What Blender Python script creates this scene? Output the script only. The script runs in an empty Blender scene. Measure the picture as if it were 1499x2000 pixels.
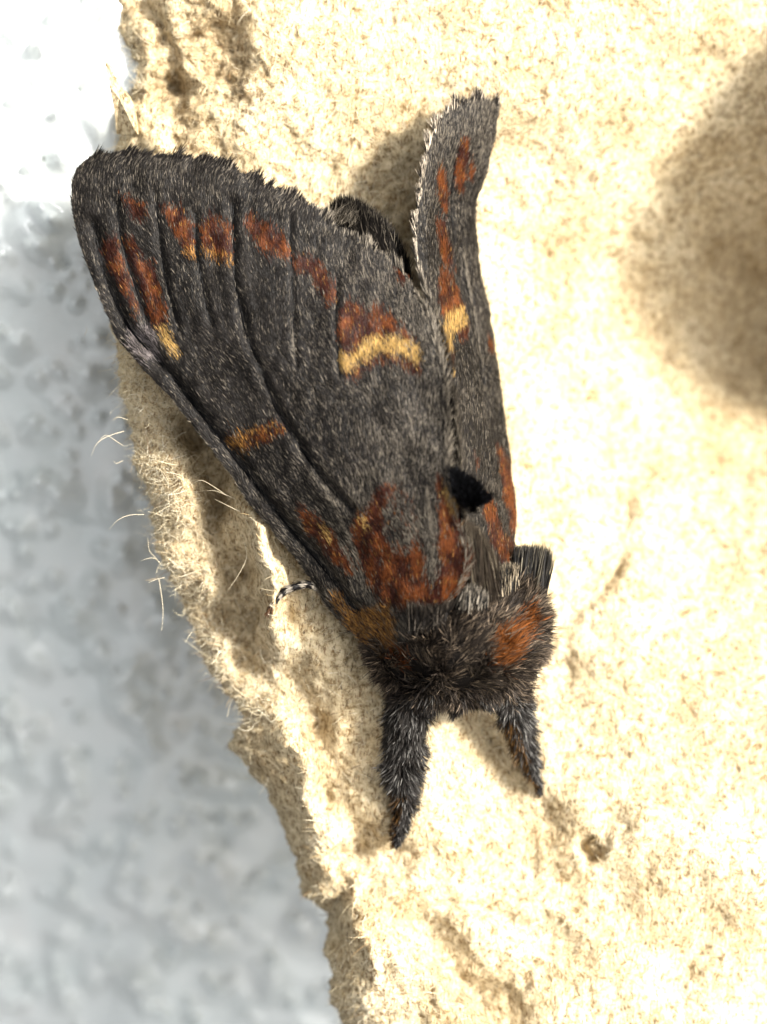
import bpy, math
import numpy as np
from mathutils import Vector, Matrix

rng = np.random.default_rng(7)
SC = bpy.context.scene
COL = SC.collection
H = 60.0                      # camera height over the z = 0 level; one unit is about 1.8 mm

# ------------------------------------------------------------------ camera
cam_d = bpy.data.cameras.new('camera')
cam = bpy.data.objects.new('camera', cam_d)
COL.objects.link(cam)
cam.location = (0, 0, H)
cam_d.sensor_fit = 'VERTICAL'
cam_d.sensor_height = 24
cam_d.lens = 24 * H / 20.0
cam_d.clip_start = 0.5
cam_d.clip_end = 500
cam_d.dof.use_dof = True
cam_d.dof.focus_distance = H - 3.3
cam_d.dof.aperture_fstop = (cam_d.lens / 1000.0) / 1.5
SC.camera = cam

# ------------------------------------------------------------------ light
SUN_EL, SUN_AZ = 46.0, 20.0         # sun stands to the right and a little towards the top of the picture
world = bpy.data.worlds.new('World')
SC.world = world
world.use_nodes = True
wn = world.node_tree.nodes
bg = wn['Background']
sky = wn.new('ShaderNodeTexSky')
sky.sky_type = 'NISHITA'
sky.sun_disc = False
sky.sun_elevation = math.radians(SUN_EL)
sky.sun_rotation = math.radians(90 - SUN_AZ)
sky.dust_density = 6.0
sky.ozone_density = 0.3
sky.air_density = 0.8
hs = wn.new('ShaderNodeHueSaturation')       # hazy, nearly white sky
hs.inputs['Saturation'].default_value = 0.08
world.node_tree.links.new(sky.outputs[0], hs.inputs['Color'])
world.node_tree.links.new(hs.outputs[0], bg.inputs[0])
bg.inputs[1].default_value = 0.15
sun_d = bpy.data.lights.new('sun', 'SUN')
sun_d.energy = 4.6
sun_d.angle = math.radians(8.0)
sun_d.color = (1.0, 0.95, 0.86)
sun = bpy.data.objects.new('sun', sun_d)
COL.objects.link(sun)
sd = Vector((math.cos(math.radians(SUN_EL)) * math.cos(math.radians(SUN_AZ)),
             math.cos(math.radians(SUN_EL)) * math.sin(math.radians(SUN_AZ)),
             math.sin(math.radians(SUN_EL))))
sun.rotation_euler = sd.to_track_quat('Z', 'Y').to_euler()
sun.location = sd * 50
SC.view_settings.view_transform = 'Standard'
SC.view_settings.look = 'None'
SC.view_settings.exposure = 1.12
SC.view_settings.gamma = 1.0
SC.view_settings.use_curve_mapping = False
SC.render.engine = 'CYCLES'
SC.cycles.max_bounces = 6

# ------------------------------------------------------------------ helpers
def P(px, py, z):
    """place measured on the picture + height -> point in the scene"""
    px = np.asarray(px, float); py = np.asarray(py, float); z = np.asarray(z, float)
    f = 1 - z / H
    return np.stack([(px - 749.5) / 100 * f, (1000 - py) / 100 * f, z + 0 * px], -1)

def PX(p):
    f = 1 - p[..., 2] / H
    return p[..., 0] / f * 100 + 749.5, 1000 - p[..., 1] / f * 100

def norm(a):
    return a / np.maximum(np.linalg.norm(a, axis=-1, keepdims=True), 1e-9)

_perm = {}
def vnoise(x, y, seed=0):
    if seed not in _perm:
        _perm[seed] = np.random.default_rng(seed + 100).random((256, 256))
    t = _perm[seed]
    xi = np.floor(x).astype(int); yi = np.floor(y).astype(int)
    fx = x - xi; fy = y - yi
    fx = fx * fx * fx * (fx * (fx * 6 - 15) + 10); fy = fy * fy * fy * (fy * (fy * 6 - 15) + 10)
    a = t[xi % 256, yi % 256]; b = t[(xi + 1) % 256, yi % 256]
    c = t[xi % 256, (yi + 1) % 256]; d = t[(xi + 1) % 256, (yi + 1) % 256]
    return (a + (b - a) * fx) * (1 - fy) + (c + (d - c) * fx) * fy - 0.5

def seg_dist(x, y, poly):
    """distance from points to a polyline and the running parameter"""
    best = np.full(np.shape(x), 1e9); par = np.zeros(np.shape(x))
    n = len(poly) - 1
    for i in range(n):
        (ax, ay), (bx, by) = poly[i][:2], poly[i + 1][:2]
        dx, dy = bx - ax, by - ay
        t = np.clip(((x - ax) * dx + (y - ay) * dy) / (dx * dx + dy * dy + 1e-9), 0, 1)
        d = np.hypot(x - ax - t * dx, y - ay - t * dy)
        m = d < best
        best = np.where(m, d, best); par = np.where(m, (i + t) / n, par)
    return best, par

def inside(x, y, poly):
    r = np.zeros(np.shape(x), bool)
    n = len(poly)
    for i in range(n):
        (x1, y1), (x2, y2) = poly[i], poly[(i + 1) % n]
        if y1 == y2: continue
        c = ((y1 > y) != (y2 > y)) & (x < (x2 - x1) * (y - y1) / (y2 - y1) + x1)
        r ^= c
    return r

def curve(pts, n):
    """Catmull-Rom through pts, resampled evenly"""
    p = np.asarray(pts, float)
    q = np.vstack([2 * p[0] - p[1], p, 2 * p[-1] - p[-2]])
    out = []
    for i in range(1, len(q) - 2):
        t = np.linspace(0, 1, 24, endpoint=False)[:, None]
        a, b, c, d = q[i - 1], q[i], q[i + 1], q[i + 2]
        out.append(0.5 * (2 * b + (c - a) * t + (2 * a - 5 * b + 4 * c - d) * t ** 2 + (3 * b - a - 3 * c + d) * t ** 3))
    out = np.vstack(out + [p[-1:]])
    s = np.r_[0, np.cumsum(np.linalg.norm(np.diff(out, axis=0), axis=1))]
    k = np.linspace(0, s[-1], n)
    return np.stack([np.interp(k, s, out[:, j]) for j in range(out.shape[1])], -1)

def mesh_obj(name, verts, faces, mat, parent=None, col=None, smooth=True, attrs=None):
    """faces: list of int arrays, each (n,3) or (n,4)"""
    me = bpy.data.meshes.new(name)
    verts = np.asarray(verts, np.float32).reshape(-1, 3)
    if not isinstance(faces, list): faces = [faces]
    loops = np.concatenate([np.asarray(f, np.int32).ravel() for f in faces])
    tot = np.concatenate([np.full(len(f), np.shape(f)[1], np.int32) for f in faces])
    start = np.r_[0, np.cumsum(tot)[:-1]].astype(np.int32)
    me.vertices.add(len(verts)); me.vertices.foreach_set('co', verts.ravel())
    me.loops.add(len(loops)); me.loops.foreach_set('vertex_index', loops)
    me.polygons.add(len(tot)); me.polygons.foreach_set('loop_start', start)
    me.polygons.foreach_set('loop_total', tot)
    me.update(calc_edges=True)
    me.polygons.foreach_set('use_smooth', np.full(len(tot), smooth))
    if col is not None:
        a = me.color_attributes.new('pigment', 'FLOAT_COLOR', 'POINT')
        c = np.ones((len(verts), 4), np.float32); c[:, :3] = col
        a.data.foreach_set('color', c.ravel())
    for k, v in (attrs or {}).items():
        a = me.attributes.new(k, 'FLOAT', 'POINT')
        a.data.foreach_set('value', np.asarray(v, np.float32).ravel())
    me.materials.append(mat)
    o = bpy.data.objects.new(name, me)
    COL.objects.link(o)
    if parent is not None: o.parent = parent
    return o

def grid_faces(nr, nc, off=0):
    i = np.arange(nr * nc).reshape(nr, nc) + off
    return np.stack([i[:-1, :-1], i[:-1, 1:], i[1:, 1:], i[1:, :-1]], -1).reshape(-1, 4)

def blades(root, d, side, L, W, bend, c0, c1, segs=2):
    """flat tapered blades (hairs, scales, fibres); returns verts, faces, colours"""
    n = len(root); L = np.broadcast_to(L, n)[:, None]; W = np.broadcast_to(W, n)[:, None]
    V = []; C = []
    for k in range(segs):
        t = k / segs
        c = root + d * L * t + bend * L * t * t
        w = W * (1.0 - 0.45 * t) * 0.5 * (0.75 if k == 0 else 1)
        V += [c - side * w, c + side * w]
        cc = c0 + (c1 - c0) * t
        C += [cc, cc]
    V.append(root + d * L + bend * L); C.append(c1)
    m = 2 * segs + 1
    V = np.stack(V, 1).reshape(-1, 3); C = np.stack(C, 1).reshape(-1, 3)
    b = (np.arange(n) * m)[:, None]
    F = []
    if segs > 1:
        q = [np.stack([b + 2 * k, b + 2 * k + 1, b + 2 * k + 3, b + 2 * k + 2], -1).reshape(-1, 4) for k in range(segs - 1)]
        F.append(np.vstack(q))
    F.append(np.concatenate([b + 2 * segs - 2, b + 2 * segs - 1, b + 2 * segs], 1))
    return V, F, C

def tag(o, label, cat, kind=None, group=None):
    if label: o['label'] = label
    if cat: o['category'] = cat
    if kind: o['kind'] = kind
    if group: o['group'] = group
    return o

def stuff(o, label=None):
    o['kind'] = 'stuff'
    if label: o['label'] = label
    return o

# ------------------------------------------------------------------ materials
def new_mat(name):
    m = bpy.data.materials.new(name); m.use_nodes = True
    nt = m.node_tree
    return m, nt, nt.nodes['Principled BSDF'], nt.nodes, nt.links

def noise(nt, scale, detail=4, rough=0.6, vec=None):
    n = nt.nodes.new('ShaderNodeTexNoise')
    n.inputs['Scale'].default_value = scale
    n.inputs['Detail'].default_value = detail
    n.inputs['Roughness'].default_value = rough
    if vec is not None: nt.links.new(vec, n.inputs['Vector'])
    return n

def ramp(nt, src, stops):
    r = nt.nodes.new('ShaderNodeValToRGB')
    while len(r.color_ramp.elements) < len(stops): r.color_ramp.elements.new(0.5)
    for e, (p, c) in zip(r.color_ramp.elements, stops):
        e.position = p; e.color = (*c, 1)
    nt.links.new(src, r.inputs[0])
    return r

def mix(nt, fac, a, b, mode='MIX'):
    m = nt.nodes.new('ShaderNodeMix'); m.data_type = 'RGBA'; m.blend_type = mode
    for s, v in ((m.inputs[0], fac), (m.inputs[6], a), (m.inputs[7], b)):
        if hasattr(v, 'is_linked') or hasattr(v, 'links'): nt.links.new(v, s)
        elif isinstance(v, (int, float)): s.default_value = v
        else: s.default_value = (*v, 1)
    return m.outputs[2]

def pigment_mat(name, rough=0.5, spec=0.35, var=0.35, trans=0.0):
    m, nt, b, N, Lk = new_mat(name)
    a = N.new('ShaderNodeVertexColor'); a.layer_name = 'pigment'
    tc = N.new('ShaderNodeTexCoord')
    n = noise(nt, 9.0, 3, 0.7, tc.outputs['Object'])
    r = ramp(nt, n.outputs['Fac'], [(0.25, (1 - var,) * 3), (0.75, (1 + var,) * 3)])
    c = mix(nt, 1.0, a.outputs['Color'], r.outputs[0], 'MULTIPLY')
    Lk.new(c, b.inputs['Base Color'])
    b.inputs['Roughness'].default_value = rough
    b.inputs['Specular IOR Level'].default_value = spec
    return m

# pulp board: cream fibre mass with brown flecks; stains share one attribute with shade painted brown
def pulp_material():
    m, nt, b, N, Lk = new_mat('moulded_pulp')
    tc = N.new('ShaderNodeTexCoord')
    o = tc.outputs['Object']
    big = noise(nt, 0.7, 5, 0.6, o)
    base = ramp(nt, big.outputs['Fac'], [(0.32, (0.41, 0.315, 0.18)), (0.5, (0.59, 0.485, 0.31)), (0.7, (0.68, 0.585, 0.41))])
    mid = noise(nt, 7.0, 5, 0.75, o)
    mott = ramp(nt, mid.outputs['Fac'], [(0.37, (0.34, 0.28, 0.20)), (0.49, (0.90, 0.88, 0.84)), (0.66, (1.18, 1.18, 1.2))])
    c = mix(nt, 1.0, base.outputs[0], mott.outputs[0], 'MULTIPLY')
    # fibre flecks: stretched noise in two directions
    for k, (rot, sc, thr, colr, amt) in enumerate([(0.5, (24, 5.5, 12), 0.635, (0.17, 0.095, 0.035), 0.85),
                                                   (-0.6, (27, 5.8, 12), 0.645, (0.20, 0.11, 0.045), 0.85),
                                                   (1.5, (20, 6, 12), 0.665, (0.09, 0.06, 0.035), 0.85)]):
        mp = N.new('ShaderNodeMapping')
        mp.inputs['Rotation'].default_value = (0, 0, rot)
        mp.inputs['Scale'].default_value = sc
        mp.inputs['Location'].default_value = (k * 3.7, k * 1.3, 0)
        Lk.new(o, mp.inputs['Vector'])
        n = noise(nt, 1.0, 2, 0.55, mp.outputs[0])
        f = ramp(nt, n.outputs['Fac'], [(thr - 0.035, (0, 0, 0)), (thr + 0.03, (amt,) * 3)])
        c = mix(nt, f.outputs[0], c, colr)
    st = N.new('ShaderNodeAttribute'); st.attribute_name = 'stain_shade'
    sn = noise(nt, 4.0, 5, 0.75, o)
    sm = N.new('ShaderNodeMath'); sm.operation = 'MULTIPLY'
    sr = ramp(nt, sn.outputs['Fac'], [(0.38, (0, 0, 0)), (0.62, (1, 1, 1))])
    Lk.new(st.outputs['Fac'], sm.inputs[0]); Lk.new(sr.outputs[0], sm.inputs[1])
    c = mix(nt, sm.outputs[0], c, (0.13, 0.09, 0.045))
    Lk.new(c, b.inputs['Base Color'])
    b.inputs['Roughness'].default_value = 0.85
    b.inputs['Specular IOR Level'].default_value = 0.2
    mp = N.new('ShaderNodeMapping'); mp.inputs['Scale'].default_value = (24, 11, 15); mp.inputs['Rotation'].default_value = (0, 0, 0.3)
    Lk.new(o, mp.inputs['Vector'])
    fn = noise(nt, 1.0, 4, 0.7, mp.outputs[0])
    bp = N.new('ShaderNodeBump'); bp.inputs['Strength'].default_value = 0.7; bp.inputs['Distance'].default_value = 0.07
    Lk.new(fn.outputs['Fac'], bp.inputs['Height'])
    Lk.new(bp.outputs[0], b.inputs['Normal'])
    return m

def paint_material():
    m, nt, b, N, Lk = new_mat('grey_gloss_paint')
    tc = N.new('ShaderNodeTexCoord')
    n = noise(nt, 0.5, 5, 0.6, tc.outputs['Object'])
    r = ramp(nt, n.outputs['Fac'], [(0.3, (0.57, 0.615, 0.605)), (0.6, (0.62, 0.645, 0.63)), (0.8, (0.66, 0.655, 0.63))])
    n2 = noise(nt, 1.6, 3, 0.6, tc.outputs['Object'])
    d = ramp(nt, n2.outputs['Fac'], [(0.24, (0.4, 0.4, 0.38)), (0.31, (1, 1, 1))])
    Lk.new(mix(nt, 1.0, r.outputs[0], d.outputs[0], 'MULTIPLY'), b.inputs['Base Color'])
    b.inputs['Roughness'].default_value = 0.07
    b.inputs['Specular IOR Level'].default_value = 0.9
    bp = N.new('ShaderNodeBump'); bp.inputs['Strength'].default_value = 0.25; bp.inputs['Distance'].default_value = 0.1
    n3 = noise(nt, 5.0, 3, 0.5, tc.outputs['Object'])
    Lk.new(n3.outputs['Fac'], bp.inputs['Height']); Lk.new(bp.outputs[0], b.inputs['Normal'])
    return m

M_PULP = pulp_material()
M_PAINT = paint_material()
M_FIBRE = pigment_mat('pulp_fibre', 0.7, 0.2, 0.15)
M_SCALE = pigment_mat('wing_scale', 0.5, 0.10, 0.3)
M_FUR = pigment_mat('moth_fur', 0.55, 0.12, 0.3)
M_MEMBRANE = pigment_mat('wing_membrane', 0.7, 0.05, 0.2)
M_SKIN = pigment_mat('moth_cuticle', 0.8, 0.03, 0.3)

# ------------------------------------------------------------------ the painted wall behind
def wall_z(px, py):
    # the wall bulges: close to the carton at the top, curving away from it below
    e = np.array([(-700, 1.5), (0, 1.5), (350, 1.3), (650, 0.0), (1000, -2.1), (1400, -4.6), (2000, -7.8), (2700, -11)])
    z = sum(np.interp(py + o, e[:, 0], e[:, 1]) for o in np.linspace(-160, 160, 9)) / 9
    k = np.clip((py - 500) / 500, 0, 1); k = k * k * (3 - 2 * k)
    return z - 0.0042 * np.maximum(px - 230, 0) - 0.0025 * k * np.maximum(260 - px, 0)

def build_wall():
    xs = np.r_[np.arange(-1000, -180, 20.0), np.arange(-180, 780, 6.0), np.arange(780, 2301, 30.0)]
    ys = np.r_[np.arange(-600, -160, 20.0), np.arange(-160, 2200, 6.0), np.arange(2200, 2601, 20.0)]
    X, Y = np.meshgrid(xs, ys)
    Z = np.zeros_like(X)
    r = np.random.default_rng(3)
    for s, a in ((260, 0.25), (110, 0.12), (42, 0.07)):
        Z += a * vnoise(X / s + 7, Y / s + 3, s)
    for k in range(2600):                       # round paint nibs and craters
        cx, cy = r.uniform(-1000, 1000), r.uniform(-500, 2500)
        if r.random() < 0.62: s, a = r.uniform(8, 17), r.uniform(0.1, 0.36)
        else: s, a = r.uniform(18, 34), r.uniform(0.12, 0.42)
        if r.random() < 0.1: a *= -0.7
        i0, i1 = np.searchsorted(ys, [cy - 3 * s, cy + 3 * s]); j0, j1 = np.searchsorted(xs, [cx - 3 * s, cx + 3 * s])
        Z[i0:i1, j0:j1] += a * np.exp(-(((X[i0:i1, j0:j1] - cx) / s) ** 2 + ((Y[i0:i1, j0:j1] - cy) / s) ** 2))
    z = wall_z(X, Y) + Z
    v = np.stack([(X - 749.5) / 100, (1000 - Y) / 100, z], -1)
    o = mesh_obj('painted_wall', v, grid_faces(len(ys), len(xs))[:, ::-1], M_PAINT)
    return tag(o, 'glossy pale grey bumpy painted wall behind the egg carton', 'wall', 'structure')
build_wall()

# ------------------------------------------------------------------ the egg carton
EDGE = [(-350, 150), (-150, 185), (0, 203), (60, 232), (110, 258), (150, 266), (185, 250), (215, 226), (240, 222), (290, 222), (420, 226), (560, 222), (650, 222),
        (700, 228), (800, 242), (870, 264), (960, 290), (1050, 312), (1120, 335), (1200, 375), (1300, 412), (1350, 442), (1390, 474),
        (1415, 482), (1440, 462), (1465, 452), (1490, 470), (1530, 515), (1600, 550), (1680, 580), (1750, 600), (1785, 634), (1830, 640),
        (1870, 632), (1930, 652), (2000, 672), (2350, 770)]
def edge_x(py):
    e = np.array(EDGE, float)
    x = np.interp(py, e[:, 0], e[:, 1])
    return x + 18 * vnoise(py / 45, 0 * py, 1) + 11 * vnoise(py / 14, 0 * py + 4, 2) + 6 * vnoise(py / 6, 0 * py + 9, 2)

CTRL = np.array([
    (150, -300, 1.9), (220, 0, 1.9), (230, 250, 1.95), (230, 450, 2.5), (230, 650, 2.7), (250, 850, 2.7), (320, 1050, 2.45), (400, 1230, 2.15),
    (480, 1400, 1.95), (540, 1560, 1.75), (620, 1750, 1.6), (680, 2000, 1.5), (760, 2300, 1.4), (0, 600, 2.2), (0, 1200, 1.6), (300, 1700, 1.0),
    (400, 600, 2.2), (600, 700, 1.6), (700, 1000, 1.5), (860, 800, 0.9), (560, 1000, 2.6), (600, 1200, 2.65), (680, 1350, 2.5),
    (600, 300, 1.9), (750, 350, 1.6), (700, 100, 2.0), (450, 150, 2.35), (700, -300, 2.0),
    (1000, 200, 1.5), (930, 420, 0.95), (1010, 600, 0.45), (1020, 1000, 0.55), (1200, 150, 1.2), (1100, -300, 1.6), (1200, 600, -1.3), (1200, 1000, -0.6),
    (1330, 650, -2.6), (1450, 700, -3.8), (1400, 250, -0.2), (1450, 0, 0.7), (1499, 1000, -1.3), (1499, 1300, 0.6), (1200, 1350, 1.05), (1600, 650, -4.2),
    (780, 1650, 1.75), (1060, 1560, 1.3), (700, 1500, 2.45), (950, 1450, 1.4), (900, 1250, 1.2),
    (900, 1800, 1.8), (1200, 1700, 1.6), (1499, 1600, 1.3), (1100, 2000, 1.9), (1499, 2000, 1.4), (760, 1900, 2.35),
    (1000, 2300, 1.8), (1600, 2300, 1.2), (1900, 1600, 0.6), (1900, 1100, -1.0), (2200, 600, -2.0), (1900, -300, 0.0), (2200, 2300, 0.8)], float)
def _rbf_fit():
    p = CTRL[:, :2] / 500.0
    d = np.hypot(p[:, None, 0] - p[None, :, 0], p[:, None, 1] - p[None, :, 1])
    K = np.where(d > 0, d * d * np.log(np.maximum(d, 1e-9)), 0) + 0.02 * np.eye(len(p))
    Q = np.c_[np.ones(len(p)), p]
    A = np.block([[K, Q], [Q.T, np.zeros((3, 3))]])
    return np.linalg.solve(A, np.r_[CTRL[:, 2], 0, 0, 0])
_W = _rbf_fit()

GROOVES = [  # polyline, height, width
    ([(384, 830), (405, 930), (425, 1020), (440, 1120), (462, 1230), (492, 1330)], -1.15, 34),
    ([(412, 930), (470, 990), (515, 1060), (528, 1110), (515, 1200), (490, 1280), (478, 1380)], 0.36, 22),
    ([(470, 1060), (480, 1150), (490, 1230), (505, 1290)], -0.5, 16),
    ([(395, 1000), (412, 1080), (420, 1130)], 0.35, 13),
    ([(560, 1230), (590, 1330), (635, 1450), (660, 1560), (700, 1650), (765, 1740), (850, 1830), (960, 1960), (1050, 2100)], -0.55, 46),
    ([(555, 1400), (590, 1500), (625, 1610), (680, 1740), (720, 1880)], 0.26, 34),
    ([(690, 1660), (650, 1760), (655, 1850)], -0.45, 17),
    ([(720, 1760), (800, 1860), (860, 2000)], 0.2, 30),
    ([(860, 1765), (960, 1775), (1060, 1812), (1140, 1845)], -0.22, 22),
    ([(292, -60), (300, 60), (312, 120), (335, 200)], -0.6, 22),
    ([(400, 40), (440, 110), (430, 170)], -0.6, 42),
    ([(330, 160), (350, 220), (340, 270)], -0.2, 14),
    ([(250, 190), (275, 240), (300, 290)], 0.2, 18),
    ([(455, 1415), (480, 1440), (520, 1450)], -0.2, 9),
    ([(1158, 1640), (1166, 1662)], -0.42, 13),
    ([(1230, 1020), (1180, 1130), (1120, 1230), (1105, 1340)], -0.10, 14),
    ([(1000, 1480), (1150, 1560), (1300, 1600), (1450, 1690), (1600, 1700)], 0.25, 75),
    ([(880, 1640), (1000, 1720), (1200, 1790), (1400, 1900)], -0.22, 80),
    ([(1300, 900), (1260, 1050), (1210, 1200), (1190, 1350)], 0.25, 60),
    ([(1270, 420), (1310, 480), (1290, 600), (1380, 780), (1499, 840)], 0.25, 50),
]
STAINS_AND_SHADE = [([(380, 60), (440, 110), (480, 170)], 55, 1.1), ([(320, 150), (380, 230), (420, 300)], 60, 0.7), ([(245, 30), (265, 120)], 30, 0.9),
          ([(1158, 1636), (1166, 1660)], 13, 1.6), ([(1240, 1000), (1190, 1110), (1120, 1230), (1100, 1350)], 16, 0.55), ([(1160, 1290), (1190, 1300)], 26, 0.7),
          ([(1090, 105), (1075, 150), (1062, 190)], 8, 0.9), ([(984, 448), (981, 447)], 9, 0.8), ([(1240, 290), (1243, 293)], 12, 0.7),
          ([(1300, 1450), (1400, 1400), (1499, 1420)], 90, 0.6), ([(600, 1300), (640, 1440)], 35, 0.5), ([(1450, 550), (1499, 750)], 120, 0.5), ([(1115, 735), (1112, 742)], 10, 0.6), ([(870, 1765), (960, 1775), (1060, 1812), (1140, 1845)], 15, 0.5),  # the widest patch paints the right hollow's shade in brown
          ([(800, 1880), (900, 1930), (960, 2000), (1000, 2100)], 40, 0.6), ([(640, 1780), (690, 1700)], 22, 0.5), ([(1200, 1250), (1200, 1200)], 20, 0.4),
          ([(230, 190), (232, 200)], 9, 1.4), ([(1215, 750), (1222, 790)], 10, 0.5), ([(600, 1340), (650, 1500), (700, 1650), (780, 1750), (900, 1870)], 40, 0.4)]  # last entry: crease shade painted along the long lower groove

def paper_z(px, py, fine=True):
    px = np.asarray(px, float); py = np.asarray(py, float)
    sh = px.shape
    x = px.ravel(); y = py.ravel()
    z = _W[-3] + _W[-2] * x / 500 + _W[-1] * y / 500
    for (cx, cy, _), w in zip(CTRL, _W):
        r2 = ((x - cx) ** 2 + (y - cy) ** 2) / 250000.0
        z = z + w * 0.5 * r2 * np.log(np.maximum(r2, 1e-12))
    # unseen neighbouring post of the carton, raised and placed to shade the hollow
    d = np.hypot((x - 2060) / 1.0, (y - 220) / 1.45) + 40 * vnoise(x / 150, y / 150, 33)
    z = z + 8.0 / (1 + np.exp((d - 300) / 75.0))
    wx = x + 34 * vnoise(x / 60, y / 60, 31) + 12 * vnoise(x / 18, y / 18, 34); wy = y + 34 * vnoise(x / 60, y / 60, 32)
    for poly, h, w in GROOVES:
        dd, t = seg_dist(wx, wy, poly)
        fade = np.clip(np.minimum(t, 1 - t) * 8 + 0.35, 0, 1) if len(poly) > 2 else 1
        w2 = w * (1 + 0.9 * vnoise(x / 90 + 5, y / 90, 35)) if len(poly) > 2 else w
        h2 = h * (1 + 1.1 * vnoise(x / 75, y / 75, 37)) if len(poly) > 2 else h
        z = z + h2 * fade * np.exp(-(dd / w2) ** 2)
    z = z + 0.36 * vnoise(x / 170, y / 170, 11) + 0.24 * vnoise(x / 70, y / 70, 12) * (0.6 + 0.6 * np.exp(-((x - edge_x(y)) / 260) ** 2))
    if fine:
        rough = 1 + 1.6 * np.exp(-(np.hypot(x - 400, y - 150) / 170) ** 2) + 0.7 * np.exp(-((x - edge_x(y)) / 170) ** 2)
        z = z + rough * (0.075 * vnoise(x / 28, y / 28, 13) + 0.05 * vnoise(x / 12, y / 12, 14) + 0.03 * vnoise(x / 6, y / 6, 15))
    return z.reshape(sh)

def lip(x, y):
    w = 95 + 50 * vnoise(y / 90, y * 0, 5)
    q = np.clip((x - edge_x(y)) / w, 0, 1)
    return 0.95 * (1 - np.sqrt(np.clip(1 - (1 - q) ** 2.2, 0, 1)))

def build_carton():
    root = bpy.data.objects.new('egg_carton', None)
    COL.objects.link(root)
    tag(root, 'cream moulded pulp egg carton with torn fuzzy edge under the moth', 'egg carton')
    ys = np.arange(-350, 2351, 5.0)
    k = np.linspace(0, 1, 430)
    k = 0.55 * k + 0.45 * k ** 2.2
    ex = edge_x(ys)[:, None]
    X = ex + (2150 - ex) * k[None, :]
    Y = np.repeat(ys[:, None], X.shape[1], 1)
    # rounded lip: the surface sinks to the rim and curls under
    R = 0.32
    dist = (X - ex) / 100
    z = paper_z(X, Y) - lip(X, Y)
    top = P(X, Y, z)
    # curl
    rim = top[:, 0]
    cols = []
    for a in np.linspace(0.25, 1, 6):
        cx = rim[:, 0] - 0.03 * np.sin(a * math.pi); cz = rim[:, 2] - 0.55 * a
        cols.append(np.stack([cx + 0.06 * vnoise(ys / 9, 0 * ys + a * 9, 6), rim[:, 1], cz], -1))
    und = []
    for dx in (0.3, 0.8, 1.6, 3.0):
        und.append(np.stack([rim[:, 0] + dx, rim[:, 1], rim[:, 2] - 0.55 - 0.12 * dx], -1))
    full = np.concatenate([np.stack(und[::-1], 1), np.stack(cols[::-1], 1), top], 1)
    nr, nc = full.shape[:2]
    pxx, pyy = PX(full)
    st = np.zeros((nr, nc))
    for poly, w, a in STAINS_AND_SHADE:
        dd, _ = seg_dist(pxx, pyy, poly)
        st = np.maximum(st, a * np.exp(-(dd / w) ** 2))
    mesh_obj('pulp_shell', full, grid_faces(nr, nc)[:, ::-1], M_PULP, root, attrs={'stain_shade': st})

    r = np.random.default_rng(21)
    # short fibres felted into the surface
    n = 42000
    x = r.uniform(120, 1560, n); y = r.uniform(-60, 2060, n)
    keep = (x > edge_x(y) + 6); x, y = x[keep], y[keep]; n = len(x)
    z = paper_z(x, y)
    z -= lip(x, y)
    p0 = P(x, y, z + 0.012)
    ang = 2.2 * vnoise(x / 220, y / 220, 41) * 3 + 1.9 + r.normal(0, 0.75, n)
    d = np.stack([np.cos(ang), np.sin(ang), np.abs(r.normal(0, 0.16, n)) - 0.03], -1)
    e = 4.0
    slx = (paper_z(x + e, y, False) - paper_z(x - e, y, False)) / (2 * e / 100)
    sly = -(paper_z(x, y + e, False) - paper_z(x, y - e, False)) / (2 * e / 100)
    d[:, 2] += d[:, 0] * slx + d[:, 1] * sly
    d = norm(d)
    nn = norm(np.stack([-slx, -sly, np.ones(n)], -1))
    side = norm(np.cross(nn, d))
    L = r.gamma(2.6, 0.05, n) + 0.04
    cr = r.random(n)
    pal = np.array([(0.62, 0.51, 0.33), (0.66, 0.58, 0.42), (0.45, 0.33, 0.17), (0.24, 0.15, 0.07), (0.10, 0.07, 0.05), (0.33, 0.24, 0.12)])
    ci = np.searchsorted([0.36, 0.62, 0.80, 0.91, 0.95], cr)
    c = pal[ci] * r.uniform(0.85, 1.1, (n, 1))
    V, F, C = blades(p0, d, side, L, r.uniform(0.006, 0.013, n), side * r.normal(0, 0.25, (n, 1)) + nn * r.normal(0.02, 0.06, (n, 1)), c, c, 3)
    stuff(mesh_obj('felted_fibres', V, F, M_FIBRE, root, C))

    # fuzz standing off the torn rim and the crumpled strip beside the wing
    n = 13000
    y = np.concatenate([r.uniform(640, 1420, 11400), r.uniform(-20, 320, 1100), r.uniform(1420, 2020, 500)])
    off = np.abs(r.normal(0, 1, n)) * np.where((y > 640) & (y < 1400), 70, 14)
    x = edge_x(y) + off - 3
    z = paper_z(np.maximum(x, edge_x(y)), y) - lip(x, y) - np.where(off < 6, r.uniform(0, 0.5, n), 0)
    p0 = P(x, y, z)
    out = np.where(off < 25, 1.0, 0.25)[:, None]
    d = norm(np.array([(-0.35, 0.0, 0.1)]) * out + r.normal(0, 0.9, (n, 3)) + np.array([(0, 0, 0.2)]))
    side = norm(np.cross(d, r.normal(0, 1, (n, 3))))
    L = (r.gamma(2.0, 0.045, n) + 0.04) * np.where(y > 1420, 0.6, 1.0)
    c = np.array([(0.62, 0.53, 0.36), (0.66, 0.60, 0.46), (0.42, 0.31, 0.17), (0.16, 0.10, 0.06)])[np.searchsorted([0.5, 0.8, 0.95], r.random(n))]
    V, F, C = blades(p0, d, side, L, r.uniform(0.005, 0.011, n), r.normal(0, 0.6, (n, 3)), c, c, 7)
    V = V.reshape(n, 15, 3); tt = np.r_[np.repeat(np.arange(7) / 7, 2), 1.0][None, :, None]       # wavy, not straight
    ph = r.uniform(0, 6.28, (n, 1, 1)); fr = r.uniform(3, 8, (n, 1, 1)); up2 = np.cross(d, side)[:, None]
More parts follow.
